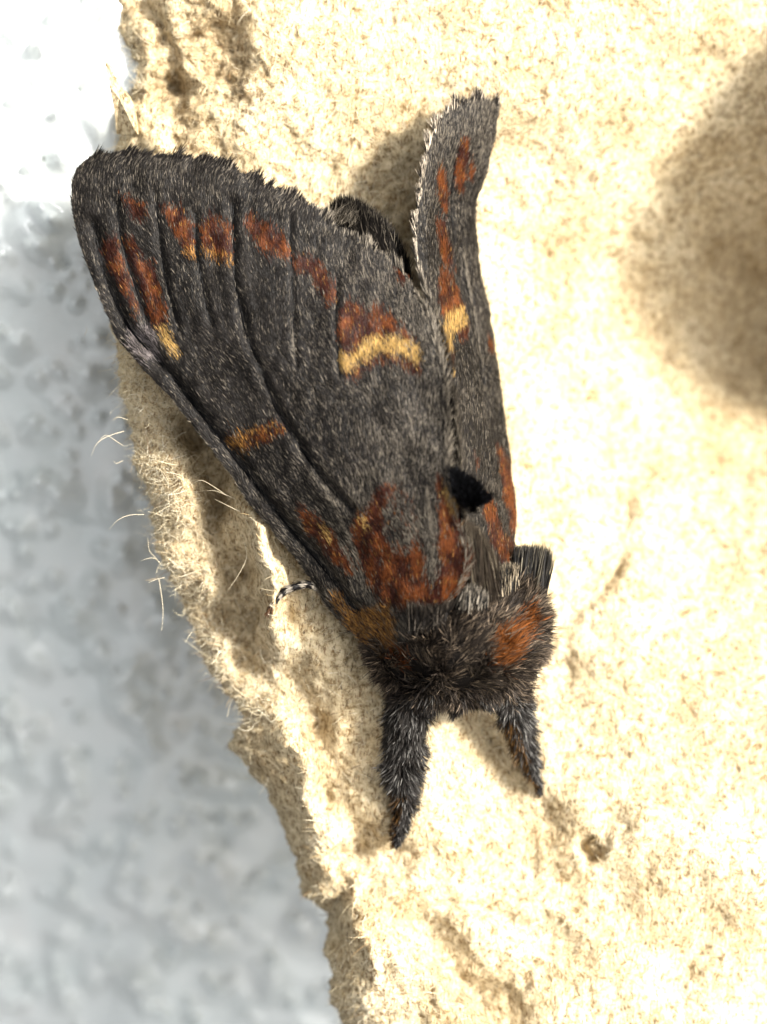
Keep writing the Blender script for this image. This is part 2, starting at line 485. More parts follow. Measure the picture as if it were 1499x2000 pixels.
    V = (V + L[:, None, None] * r.uniform(0.05, 0.25, (n, 1, 1)) * (side[:, None] * (np.sin(fr * tt + ph) - np.sin(ph)) + up2 * (np.cos(fr * tt + ph) - np.cos(ph)))).reshape(-1, 3)
    stuff(mesh_obj('rim_fuzz', V, F, M_FIBRE, root, C))

    # single long loose fibres
    LONG = [[(243, 842, 2.7), (212, 852, 2.9), (190, 866, 3.0), (179, 890, 2.9)], [(240, 870, 2.7), (225, 860, 2.9), (208, 850, 3.0), (196, 858, 3.1)],
            [(282, 1005, 2.7), (255, 1006, 2.9), (232, 1015, 3.0), (213, 1034, 2.9)], [(314, 1102, 2.6), (303, 1088, 2.8), (292, 1075, 2.9), (289, 1050, 2.9)],
            [(312, 1098, 2.6), (300, 1090, 2.8), (285, 1092, 2.9), (276, 1096, 2.9)], [(322, 1128, 2.5), (305, 1132, 2.7), (290, 1138, 2.8)],
            [(311, 1130, 2.4), (317, 1170, 2.5), (319, 1200, 2.5), (316, 1232, 2.5)], [(375, 1235, 2.3), (368, 1245, 2.4), (362, 1256, 2.4)],
            [(545, 1075, 3.0), (535, 1050, 3.2), (555, 1040, 3.3), (575, 1060, 3.3), (560, 1085, 3.2)], [(478, 1060, 2.8), (482, 1090, 2.9), (462, 1130, 2.9), (440, 1160, 2.9)],
            [(440, 965, 3.1), (400, 940, 3.3), (385, 940, 3.3), (378, 945, 3.2)], [(460, 975, 3.1), (425, 960, 3.3), (405, 958, 3.3)],
            [(470, 1000, 3.1), (440, 985, 3.3), (420, 975, 3.3)], [(444, 1400, 2.3), (452, 1370, 2.5), (470, 1350, 2.7), (492, 1345, 2.8)],
            [(240, 900, 2.6), (228, 905, 2.8), (222, 900, 2.9)], [(165, 655, 1.9), (170, 645, 1.9), (168, 637, 1.9)],
            [(225, 165, 2.6), (205, 125, 2.8), (195, 108, 2.8), (190, 98, 2.7)], [(250, 820, 2.7), (232, 815, 2.9), (218, 822, 2.9)]]
    for pts in LONG:
        cv = curve(P(*np.array(pts, float).T), 14)
        t = norm(np.gradient(cv, axis=0)); rr = 0.0055
        a = norm(np.cross(t, np.array([[0.2, 0.3, 1.0]]))); b2 = np.cross(t, a)
        taper = (1 - 0.7 * np.linspace(0, 1, 14) ** 2)[:, None]
        ring = [cv + rr * taper * (math.cos(q) * a + math.sin(q) * b2) for q in (0, 2.094, 4.189, 6.283)]
        V = np.stack(ring, 1)
        mesh_obj('loose_fibre', V, grid_faces(14, 4), M_FIBRE, root, np.tile((0.52, 0.45, 0.32), (56, 1)))
    # torn upright flap at the rim
    pts = np.array([(228, 262), (224, 215), (214, 165), (206, 122), (214, 128), (232, 165), (252, 190), (262, 215), (268, 262)], float)
    zz = np.array([1.9, 2.3, 2.6, 2.7, 2.7, 2.55, 2.45, 2.35, 2.2])
    a = P(pts[:, 0], pts[:, 1], zz); b2 = P(pts[:, 0] + 4, pts[:, 1], zz - 0.22)
    n = len(a); V = np.vstack([a, b2, a.mean(0) + (0, 0, .05), b2.mean(0)])
    i = np.arange(n); j = (i + 1) % n
    F = [np.stack([i, j, j + n, i + n], -1), np.vstack([np.stack([j, i, i * 0 + 2 * n], -1), np.stack([i + n, j + n, i * 0 + 2 * n + 1], -1)])]
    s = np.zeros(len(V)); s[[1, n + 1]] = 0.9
    mesh_obj('torn_flap', V, F, M_PULP, root, attrs={'stain_shade': s}, smooth=False)
    return root
carton = build_carton()

# ------------------------------------------------------------------ the moth
moth = bpy.data.objects.new('moth', None)
COL.objects.link(moth)
tag(moth, 'furry dark grey and rust patterned moth resting on the egg carton', 'moth')

GREY = np.array((0.0105, 0.0088, 0.0076)); DARK = np.array((0.0045, 0.0043, 0.0045)); PALE = np.array((0.148, 0.125, 0.096))
RUST = np.array((0.094, 0.0255, 0.0055)); DRUST = np.array((0.024, 0.0055, 0.0025)); CREAM = np.array((0.32, 0.195, 0.06)); OCHRE = np.array((0.20, 0.095, 0.022))

LEFT_RUST = [
    [(197, 478), (234, 468), (247, 528), (267, 595), (277, 632), (257, 602), (241, 569), (204, 512)],
    [(244, 472), (267, 475), (281, 515), (304, 522), (318, 582), (331, 629), (314, 646), (298, 629), (281, 582), (267, 535)],
    [(237, 394), (288, 405), (291, 431), (271, 441), (257, 418)],
    [(318, 411), (355, 411), (378, 451), (383, 492), (368, 488), (341, 458), (328, 435)],
    [(391, 451), (415, 418), (428, 441), (455, 448), (453, 512), (435, 508), (398, 492)],
    [(472, 431), (499, 428), (525, 451), (556, 465), (569, 498), (562, 515), (515, 495), (495, 472)],
    [(575, 512), (604, 505), (630, 522), (654, 562), (660, 585), (650, 605), (627, 569), (600, 542), (577, 535)],
    [(677, 589), (694, 599), (711, 606), (724, 632), (734, 596), (754, 606), (768, 629), (781, 659), (738, 661), (711, 678), (697, 701), (667, 690), (660, 646)],
    [(671, 733), (697, 733), (724, 709), (758, 699), (791, 709), (821, 730), (818, 742), (781, 718), (751, 709), (718, 725), (697, 745)],
    [(480, 860), (520, 847), (557, 837), (560, 847), (527, 863), (490, 880)],
    [(580, 990), (607, 1004), (634, 1027), (660, 1050), (677, 1084), (697, 1120), (680, 1130), (654, 1100), (620, 1060), (600, 1030)],
    [(692, 1034), (720, 1003), (733, 967), (764, 953), (797, 961), (815, 990), (822, 1060), (832, 1120), (855, 1195), (780, 1195), (747, 1177), (718, 1140), (697, 1080)],
    [(850, 935), (868, 950), (880, 985), (897, 1013), (917, 1045), (918, 1090), (905, 1143), (880, 1170), (850, 1195), (837, 1170), (857, 1117), (860, 1050), (858, 990)],
    [(778, 525), (800, 545), (790, 560), (775, 545)], [(780, 640), (802, 660), (805, 672), (788, 668)],
]
LEFT_CREAM = [
    [(664, 691), (697, 701), (711, 675), (738, 661), (781, 664), (818, 683), (830, 699), (818, 722), (785, 701), (751, 695), (718, 708), (691, 732), (664, 728)],
    [(308, 642), (334, 646), (358, 693), (334, 702)],
    [(626, 1028), (646, 1040), (655, 1066), (640, 1062)],
    [(862, 945), (876, 962), (890, 1003), (905, 1018), (885, 1010), (870, 980)],
    [(707, 1015), (716, 1018), (728, 1050), (718, 1045)],
]
LEFT_OCHRE = [[(647, 1167), (664, 1165), (690, 1195), (730, 1195), (764, 1180), (776, 1234), (785, 1310), (730, 1275), (680, 1232)],
              [(447, 857), (557, 833), (562, 846), (540, 860), (480, 886), (455, 880)], [(395, 492), (455, 505), (452, 525), (400, 510)], [(366, 485), (385, 490), (384, 515), (362, 505)]]
LEFT_VEINS = [
    ([(455, 400), (458, 480), (462, 560), (480, 650), (510, 720), (540, 800), (590, 880), (650, 960), (690, 1000)], 4.0),
    ([(383, 420), (386, 500), (400, 580), (415, 640)], 3.0), ([(304, 380), (312, 450), (322, 530), (340, 610), (350, 650)], 3.0),
    ([(228, 400), (238, 470), (262, 550), (290, 640)], 3.5), ([(568, 430), (572, 540), (574, 640), (582, 720)], 2.4), ([(660, 540), (658, 640), (664, 740)], 2.4),
    ([(182, 440), (206, 540), (250, 640), (312, 705), (365, 772), (448, 880), (545, 1005), (622, 1098), (700, 1195)], 5.0),
]
LEFT_PALE_VEIN = [[(640, 960), (665, 1010), (697, 1080), (712, 1140)], [(660, 1050), (690, 1110), (715, 1160), (745, 1195)], [(835, 960), (848, 1050), (845, 1120)], [(576, 660), (579, 700)], [(478, 640), (486, 662)]]
RIGHT_RUST = [
    [(903, 275), (917, 280), (908, 338), (902, 395), (886, 358), (888, 318)], [(855, 325), (869, 350), (878, 415), (864, 418), (852, 380)],
    [(852, 425), (873, 440), (882, 500), (888, 535), (862, 515)], [(860, 522), (886, 548), (911, 606), (894, 632), (864, 625), (858, 569)],
    [(895, 645), (916, 641), (917, 668), (895, 675)], [(876, 690), (886, 705), (888, 728), (878, 720)],
    [(948, 975), (970, 1000), (982, 1050), (1003, 1060), (1008, 1100), (980, 1105), (960, 1070), (942, 1000)],
    [(967, 870), (999, 910), (1012, 1040), (1000, 1055), (985, 983)], [(955, 660), (964, 670), (966, 700), (957, 690)], [(915, 310), (925, 335), (921, 365), (912, 350)],
    [(925, 890), (935, 905), (932, 925)],
]
RIGHT_CREAM = [[(872, 617), (905, 607), (917, 632), (887, 661), (882, 702), (868, 710), (866, 650)], [(884, 718), (892, 735), (886, 742)]]

def coons(costa, inner, base, term, nu, nv, bulge):
    c0 = curve(P(*np.array(costa, float).T), nu); c1 = curve(P(*np.array(inner, float).T), nu)
    d0 = curve(P(*np.array(base, float).T), nv); d1 = curve(P(*np.array(term, float).T), nv)
    u = np.linspace(0, 1, nu)[:, None, None]; v = np.linspace(0, 1, nv)[None, :, None]
    S = (1 - v) * c0[:, None] + v * c1[:, None] + (1 - u) * d0[None] + u * d1[None] \
        - ((1 - u) * (1 - v) * c0[0] + u * (1 - v) * c0[-1] + (1 - u) * v * c1[0] + u * v * c1[-1])
    return S + bulge(u, v)

class Patch:
    def __init__(s, S):
        s.S = S; s.nu, s.nv = S.shape[:2]
        s.du = norm(np.gradient(S, axis=0)); s.dv = np.gradient(S, axis=1)
        s.n = norm(np.cross(s.du, s.dv))
        if s.n[..., 2].mean() < 0: s.n = -s.n
        e1 = S[1:, :-1] - S[:-1, :-1]; e2 = S[:-1, 1:] - S[:-1, :-1]
        s.area = np.linalg.norm(np.cross(e1, e2), axis=-1)
    def look(s, A, i, j):
        i0 = np.clip(i.astype(int), 0, s.nu - 2); j0 = np.clip(j.astype(int), 0, s.nv - 2)
        fi = (i - i0)[:, None]; fj = (j - j0)[:, None]
        return (A[i0, j0] * (1 - fi) + A[i0 + 1, j0] * fi) * (1 - fj) + (A[i0, j0 + 1] * (1 - fi) + A[i0 + 1, j0 + 1] * fi) * fj
    def sample(s, n, r):
        w = s.area.ravel(); k = r.choice(len(w), n, p=w / w.sum())
        i = k // (s.nv - 1) + r.random(n); j = k % (s.nv - 1) + r.random(n)
        return i, j

def wing_colour(x, y, r, rust, cream, ochre, veins, pale, left):
    n = len(x)
    jk = 1.0 if left else 0.6
    jx = x + jk * r.normal(0, 3.5, n) + jk * 9 * vnoise(x / 16, y / 16, 51); jy = y + jk * r.normal(0, 6, n) + jk * 9 * vnoise(x / 16, y / 16, 52)
    c = GREY * r.uniform(0.6, 1.45, (n, 1)) * (1 + 0.7 * vnoise(x / 60, y / 60, 53))[:, None]
    if left:
        lightness = 0.07 + 0.16 * np.clip((x - 560) / 250, 0, 1) + 0.10 * np.clip((430 - y) / 120, 0, 1) + 0.1 * np.clip((y - 850) / 200, 0, 1)
    else:
        lightness = np.full(n, 0.13) + 0.2 * np.clip((450 - y) / 200, 0, 1)
    lightness = 1.25 * lightness * (1 + 0.8 * vnoise(x / 45, y / 30, 54))
    m = r.random(n) < lightness
    c[m] = PALE * r.uniform(0.35, 1.0, (m.sum(), 1))
    rm = np.zeros(n, bool)
    for p in rust: rm |= inside(jx, jy, p)
    if left:
        g = (((jx - 787) / 38) ** 2 + ((jy - 1022) / 64) ** 2 < 1) & (r.random(n) < 0.9)
        rm &= ~g
    rm &= r.random(n) > 0.06 + 0.25 * np.clip(vnoise(x / 10, y / 14, 58), 0, 1)
    k = rm
    w = np.clip(vnoise(x / 14, y / 22, 55) * 2.2 + r.normal(0.42, 0.3, n), 0, 1)[:, None]
    cc = DRUST + (RUST - DRUST) * w
    c[k] = cc[k] * r.uniform(0.75, 1.3, (k.sum(), 1))
    k = rm & (r.random(n) < 0.03); c[k] = OCHRE * r.uniform(0.7, 1.3, (k.sum(), 1))
    for p in ochre:
        k = inside(jx, jy, p) & ~(rm & (y < 1100)) & (r.random(n) < 0.75)
        c[k] = OCHRE * 1.15 * r.uniform(0.35, 1.5, (k.sum(), 1))
        k &= r.random(n) < 0.28; c[k] = DRUST
    for p in cream:
        k = inside(jx, jy, p) & (r.random(n) < 0.78)
        c[k] = CREAM * r.uniform(0.6, 1.25, (k.sum(), 1))
    for p in pale:
        d, _ = seg_dist(x, y, p); k = (d < 4) & (r.random(n) < 0.6); c[k] = PALE * r.uniform(0.5, 1.0, (k.sum(), 1))
    dens = np.ones(n)
    for p, w in veins:
        d, t = seg_dist(x, y, p); k = (d < w * (0.9 + 0.5 * vnoise(x / 12, y / 12, 57))) & (r.random(n) < 0.8)
        c[k] = DARK * r.uniform(0.5, 1.2, (k.sum(), 1)); dens[k] = 0.3
    if left:
        # pale costal rim scales by the notch, dusty grey
        k = inside(jx, jy, [(250, 640), (300, 640), (320, 700), (290, 715), (250, 680)]) & (r.random(n) < 0.55)
        c[k] = np.array((0.16, 0.135, 0.13)) * r.uniform(0.5, 1.1, (k.sum(), 1))
    return c, dens

def build_wing(label, S, rust, cream, ochre, veins, pale, left, nscale, seed, fringe_cols):
    r = np.random.default_rng(seed)
    # vein furrows pressed into the membrane
    pt = Patch(S)
    x, y = PX(S)
    for p, w in veins:
        d, t = seg_dist(x, y, p)
        S = S - pt.n * (0.018 * w * np.exp(-(d / (w * 2.2)) ** 2))[..., None]
        S = S + pt.n * (0.005 * w * np.exp(-((d - w * 4.5) / (w * 3)) ** 2))[..., None]
    S = S + pt.n * (0.10 * vnoise(x / 60, y / 90, 61) + 0.05 * vnoise(x / 22, y / 30, 62))[..., None]
    pt = Patch(S)
    nu, nv = S.shape[:2]
    up = S; dn = S - pt.n * 0.035
    V = np.concatenate([up.reshape(-1, 3), dn.reshape(-1, 3)])
    f = grid_faces(nu, nv); nn = nu * nv
    idx = np.arange(nn).reshape(nu, nv)
    b = np.concatenate([idx[0, :], idx[1:, -1], idx[-1, -2::-1], idx[-2:0:-1, 0]])
    b2 = np.roll(b, -1)
    F = [f, f[:, ::-1] + nn, np.stack([b, b + nn, b2 + nn, b2], -1)]
    x, y = PX(S.reshape(-1, 3))
    c, _ = wing_colour(x, y, r, rust, cream, ochre, veins, pale, left)
    wing = mesh_obj('forewing', V, F, M_MEMBRANE, moth, np.vstack([c * 0.6, c * 0.6]))
    wing['label'] = label
    # overlapping scales
    i, j = pt.sample(nscale, r)
    p0 = pt.look(S, i, j); n = norm(pt.look(pt.n, i, j)); d = norm(pt.look(pt.du, i, j))
    x, y = PX(p0)
    c, dens = wing_colour(x, y, r, rust, cream, ochre, veins, pale, left)
    k = r.random(len(x)) < dens
    p0, n, d, c, x, y, i, j = p0[k], n[k], d[k], c[k], x[k], y[k], i[k], j[k]; N = len(p0)
    s0 = norm(np.cross(n, d))
    sw = 0.45 * vnoise(x / 70, y / 70, 63) + r.normal(0, 0.16, N)
    d = norm(d + s0 * sw[:, None])
    lift = np.abs(r.normal(0.08, 0.08, N))
    d2 = norm(d + n * lift[:, None]); side = norm(np.cross(n, d) + n * r.normal(0, 0.35, (N, 1)))
    L = r.uniform(0.07, 0.15, N) * (1 + 0.5 * (r.random(N) < 0.10))
    tip = np.clip(c * r.uniform(1.0, 1.5, (N, 1)) + 0.004, 0, 0.8)
    Vb, Fb, Cb = blades(p0 + n * 0.004, d2, side, L, r.uniform(0.007, 0.015, N), -n * 0.05 * r.random((N, 1)), c * 0.8, tip)
    stuff(mesh_obj('wing_scales', Vb, Fb, M_SCALE, wing, Cb))
    # fringe along the outer margin, in tufts
    NF = 4200
    jv = r.random(NF) * (nv - 1); iu = np.full(NF, nu - 1.0) - r.random(NF) * 1.5
    p0 = pt.look(S, iu, jv); n = norm(pt.look(pt.n, iu, jv)); d = norm(pt.look(pt.du, iu, jv))
    tv = pt.look(norm(pt.dv), iu, jv)
    x, y = PX(p0)
    tuft = 0.5 + 0.5 * np.cos(jv / (nv - 1) * 2 * math.pi * 9.0)
    L = (0.10 + 0.14 * tuft + 0.22 * vnoise(jv / 1.6, jv * 0, 64)) * r.uniform(0.6, 1.35, NF)
    d = norm(d + tv * r.normal(0, 0.16, (NF, 1)) + n * r.normal(0.05, 0.18, (NF, 1)))
    side = norm(np.cross(n, d) + n * r.normal(0, 0.4, (NF, 1)))
    ca, cb, pw = fringe_cols(x, y)
    c = np.where((r.random(NF) < pw)[:, None], cb, ca) * r.uniform(0.6, 1.3, (NF, 1))
    Vb, Fb, Cb = blades(p0 - n * 0.01, d, side, np.maximum(L, 0.04), r.uniform(0.014, 0.03, NF), n * r.normal(0, 0.08, (NF, 1)), c * 0.7, np.minimum(c * 1.3, 0.8))
    stuff(mesh_obj('fringe', Vb, Fb, M_SCALE, wing, Cb))
    # hairs along the front and inner margins
    for jj, nm, NN, ln in ((0, 'front_margin_hairs', 1500, 0.09), (nv - 1, 'inner_margin_hairs', 2600, 0.24)):
        iu = r.random(NN) * (nu - 1); jv = np.abs(jj - np.abs(r.normal(0, 1.2, NN)))
        p0 = pt.look(S, iu, jv); n = norm(pt.look(pt.n, iu, jv)); d = norm(pt.look(pt.du, iu, jv))
        tv = norm(pt.look(pt.dv, iu, jv)) * (1 if jj else -1)
        x, y = PX(p0)
        c, _ = wing_colour(x, y, r, rust, cream, ochre, [], pale, left)
        kk = r.random(NN) < (0.4 if jj else 0.2); c[kk] = PALE * r.uniform(0.5, 1.3, (kk.sum(), 1))
        d = norm(d + tv * r.normal(0.28, 0.2, (NN, 1)) + n * r.normal(0.12, 0.12, (NN, 1)))
        side = norm(np.cross(n, d) + n * r.normal(0, 0.4, (NN, 1)))
        Vb, Fb, Cb = blades(p0, d, side, ln * r.uniform(0.6, 1.5, NN), r.uniform(0.012, 0.024, NN), r.normal(0, 0.08, (NN, 3)), c * 0.8, np.minimum(c * 1.3, 0.8))
        stuff(mesh_obj(nm, Vb, Fb, M_SCALE, wing, Cb))
    # the dark veins lying in their furrows
    for p, w in veins:
        q = np.array(p, float)
        cv = curve(q, 40)
        dd = np.hypot(x_all(S)[None] - cv[:, 0, None, None], y_all(S)[None] - cv[:, 1, None, None]).reshape(40, -1)
        at = dd.argmin(1)
        base = S.reshape(-1, 3)[at]; nn_ = pt.n.reshape(-1, 3)[at]
        z = base[:, 2]; c3 = P(cv[:, 0], cv[:, 1], z) + nn_ * 0.012
        for _ in range(3): c3[1:-1] = (c3[:-2] + 2 * c3[1:-1] + c3[2:]) / 4
        t = norm(np.gradient(c3, axis=0)); a = norm(np.cross(t, nn_)); bb = np.cross(a, t)
        wr = (w / 100 * 0.42) * np.clip(np.minimum(np.arange(40), np.arange(39, -1, -1)) / 8.0, 0.15, 1)[:, None]
        ring = [c3 + wr * (math.cos(g) * a + 0.6 * math.sin(g) * bb) for g in np.linspace(0, 2 * math.pi, 6)]
        mesh_obj('vein', np.stack(ring, 1), grid_faces(40, 6), M_SKIN, wing, np.tile(DARK * 0.7, (240, 1)))
    return wing, pt
def x_all(S): return PX(S)[0]
def y_all(S): return PX(S)[1]

# left forewing (faces the viewer)
L_COSTA = [(782, 1305, 2.9), (740, 1290, 2.95), (700, 1248, 3.05), (650, 1190, 3.1), (600, 1120, 3.2), (540, 1040, 3.3), (480, 965, 3.4), (420, 880, 3.4), (350, 790, 3.35),
           (290, 725, 3.3), (235, 665, 3.2), (212, 615, 3.15), (180, 540, 3.05), (152, 460, 2.95), (139, 395, 2.9), (146, 335, 2.85), (172, 308, 2.85)]
L_TERM = [(172, 308, 2.85), (220, 302, 2.9), (300, 310, 2.95), (370, 316, 3.0), (440, 332, 3.1), (500, 362, 3.2), (560, 388, 3.3), (610, 412, 3.4), (645, 445, 3.5), (700, 480, 3.65), (760, 512, 3.85), (798, 548, 4.1), (822, 590, 4.3)]
L_INNER = [(855, 1196, 4.55), (890, 1155, 4.75), (912, 1090, 4.9), (893, 1020, 5.0), (880, 950, 5.05), (876, 850, 5.0), (872, 760, 4.9), (858, 680, 4.7), (840, 625, 4.45), (822, 590, 4.3)]
L_BASE = [(782, 1305, 2.9), (800, 1255, 3.8), (825, 1220, 4.3), (855, 1196, 4.55)]
S_left = coons(L_COSTA, L_INNER, L_BASE, L_TERM, 220, 130,
               lambda u, v: np.concatenate([0 * u * v, 0 * u * v, 0.42 * np.sin(np.pi * v) * (0.4 + 0.6 * np.sin(np.pi * np.clip(u, 0, 1) * 0.8))], -1))
left_wing, LP = build_wing('broad left forewing with rust spots and a cream bar', S_left, LEFT_RUST, LEFT_CREAM, LEFT_OCHRE, LEFT_VEINS, LEFT_PALE_VEIN, True, 240000, 5,
                           lambda x, y: (GREY * 1.1, np.tile(PALE, (len(x), 1)), np.where(x > 560, 0.45, 0.10)))
# right forewing (falls away steeply)
R_COSTA = [(1012, 1092, 1.7), (1003, 970, 1.15), (992, 860, 1.0), (977, 750, 0.95), (957, 620, 1.0), (942, 520, 1.15), (929, 430, 1.4), (937, 370, 1.6), (958, 305, 1.75), (971, 260, 1.8), (976, 212, 1.85)]
R_TERM = [(976, 212, 1.85), (950, 198, 2.1), (905, 206, 2.35), (868, 230, 2.6), (846, 272, 2.9), (826, 345, 3.25), (816, 430, 3.6), (816, 490, 3.85), (828, 556, 4.15)]
R_INNER = [(925, 1130, 4.65), (920, 1080, 4.8), (905, 1000, 4.88), (893, 900, 4.9), (884, 800, 4.85), (874, 700, 4.65), (858, 640, 4.4), (828, 556, 4.15)]
R_BASE = [(1012, 1092, 1.7), (985, 1112, 3.0), (960, 1124, 3.9), (925, 1130, 4.65)]
S_right = coons(R_COSTA, R_INNER, R_BASE, R_TERM, 220, 110,
                lambda u, v: np.concatenate([0.10 * np.sin(np.pi * v) * (1 - u), 0 * u * v, 0.30 * np.sin(np.pi * v) * (1 - 0.6 * u)], -1))
right_wing, RP = build_wing('narrow looking right forewing sloping steeply with rust streaks', S_right, RIGHT_RUST, RIGHT_CREAM, [], [([(900, 480), (912, 560), (930, 650), (945, 760)], 2.0), ([(890, 300), (880, 400), (888, 480)], 1.8)], [[(905, 500), (918, 570), (930, 640), (938, 700)]], False, 110000, 6,
                            lambda x, y: (GREY * 1.5, np.tile(PALE * 2.6, (len(x), 1)), np.where(y > 215, 0.5, 0.2)))

# hindwing peeping out under the left forewing
def build_hindwing():
    r = np.random.default_rng(9)
    c0 = [(760, 900, 2.9), (700, 650, 2.8), (650, 470, 2.85), (648, 420, 2.9)]
    c1 = [(800, 900, 3.2), (815, 700, 3.3), (812, 600, 3.3), (800, 530, 3.2)]
    tm = [(648, 420, 2.9), (668, 408, 3.0), (700, 415, 3.1), (735, 438, 3.2), (770, 475, 3.25), (800, 530, 3.2)]
    S = coons(c0, c1, [(760, 900, 2.9), (800, 900, 3.2)], tm, 60, 40, lambda u, v: np.concatenate([0 * u * v, 0 * u * v, 0.15 * np.sin(np.pi * v) * u], -1))
    pt = Patch(S)
    V = np.concatenate([S.reshape(-1, 3), (S - pt.n * 0.03).reshape(-1, 3)])
    f = grid_faces(60, 40)
    w = mesh_obj('hindwing', V, [f, f[:, ::-1] + 2400], M_MEMBRANE, moth, np.tile(GREY * 0.8, (4800, 1)))
    n0 = 5000
    i, j = pt.sample(n0, r); i = 30 + i * 29 / 59 ; i[:1400] = 58.8
    p0 = pt.look(S, i, j); n = norm(pt.look(pt.n, i, j)); d = norm(pt.look(pt.du, i, j) + r.normal(0, 0.18, (n0, 3)) + 0.12 * n)
    c = np.where((r.random(n0) < 0.2)[:, None], PALE * 0.8, GREY * 1.2) * r.uniform(0.5, 1.3, (n0, 1))
    L = r.uniform(0.15, 0.32, n0)
    Vb, Fb, Cb = blades(p0, d, norm(np.cross(n, d)), L, r.uniform(0.012, 0.024, n0), r.normal(0, 0.06, (n0, 3)), c * 0.8, c * 1.2)
    stuff(mesh_obj('wing_scales', Vb, Fb, M_SCALE, w, Cb))
    # wispy hair tuft at its edge
    n0 = 70
    x = r.uniform(640, 700, n0); p0 = P(x, 425 + (x - 640) * 0.15 + r.uniform(0, 12, n0), 3.2)
    d = norm(np.stack([r.normal(0.25, 0.3, n0), r.uniform(0.4, 1, n0), r.uniform(0, 0.4, n0)], -1))
    c = np.tile(PALE * 0.9, (n0, 1)) * r.uniform(0.3, 1.2, (n0, 1))
    Vb, Fb, Cb = blades(p0, d, norm(np.cross(d, r.normal(0, 1, (n0, 3)))), r.uniform(0.2, 0.5, n0), 0.012, np.tile((0.35, -0.1, 0), (n0, 1)) * r.uniform(0.3, 1.3, (n0, 1)), c, c, 4)
    stuff(mesh_obj('hair_wisps', Vb, Fb, M_FUR, w, Cb))
build_hindwing()

# ---- body: head, thorax, abdomen and legs as one skin
LEGS = [
    [(805, 1335, 2.5, .34), (798, 1400, 2.5, .36), (792, 1460, 2.4, .33), (786, 1515, 2.3, .29), (792, 1548, 2.15, .19), (786, 1600, 2.05, .16), (772, 1655, 1.97, .09)],
    [(985, 1325, 2.4, .32), (1004, 1385, 2.15, .27), (1018, 1430, 1.95, .21), (1034, 1485, 1.75, .14), (1046, 1520, 1.62, .10), (1059, 1553, 1.5, .05)],
    [(670, 1190, 2.9, .09), (625, 1148, 3.05, .075), (595, 1142, 3.1, .07), (562, 1152, 3.1, .065), (540, 1172, 3.08, .055), (522, 1200, 3.02, .04)],
    [(800, 1260, 2.6, .14), (730, 1230, 2.5, .11), (670, 1190, 2.9, .09)],
]
def tube(chain):
    a = np.array(chain, float)
    c = curve(np.c_[P(a[:, 0], a[:, 1], a[:, 2]), a[:, 3]], 40)
    t = norm(np.gradient(c[:, :3], axis=0)); s = norm(np.cross(t, np.array([[0.1, 0.2, 1.0]]))); u = np.cross(s, t)
    V = [c[0, :3][None]]
    ang = np.linspace(0, 2 * math.pi, 12, endpoint=False)
    rings = c[:, None, :3] + c[:, None, 3:4] * (np.cos(ang)[None, :, None] * s[:, None] + np.sin(ang)[None, :, None] * u[:, None])
    V = np.concatenate([rings.reshape(-1, 3), c[:1, :3], c[-1:, :3]])
    i = np.arange(40 * 12).reshape(40, 12); j = np.roll(i, -1, 1)
    q = np.stack([i[:-1], j[:-1], j[1:], i[1:]], -1).reshape(-1, 4)
    t3 = np.vstack([np.stack([j[0], i[0], i[0] * 0 + 480], -1), np.stack([i[-1], j[-1], i[0] * 0 + 481], -1)])
    return V, q, t3
def ellipsoid(px, py, z, rx, ry, rz, rot=0.0):
    th = np.linspace(0, math.pi, 20)[1:-1]; ph = np.linspace(0, 2 * math.pi, 28, endpoint=False)
    T, Q = np.meshgrid(th, ph, indexing='ij')
    V = np.stack([rx * np.sin(T) * np.cos(Q), ry * np.sin(T) * np.sin(Q), rz * np.cos(T)], -1).reshape(-1, 3)
    V = np.vstack([V, (0, 0, rz), (0, 0, -rz)])
    c, s = math.cos(rot), math.sin(rot)
    V = V @ np.array([[c, s, 0], [-s, c, 0], [0, 0, 1]]) + P(px, py, z)
    i = np.arange(18 * 28).reshape(18, 28); j = np.roll(i, -1, 1)
    q = np.stack([i[:-1], i[1:], j[1:], j[:-1]], -1).reshape(-1, 4)
    t = np.vstack([np.stack([i[0], j[0], i[0] * 0 + 504], -1), np.stack([j[-1], i[-1], i[0] * 0 + 505], -1)])
    return V, q, t

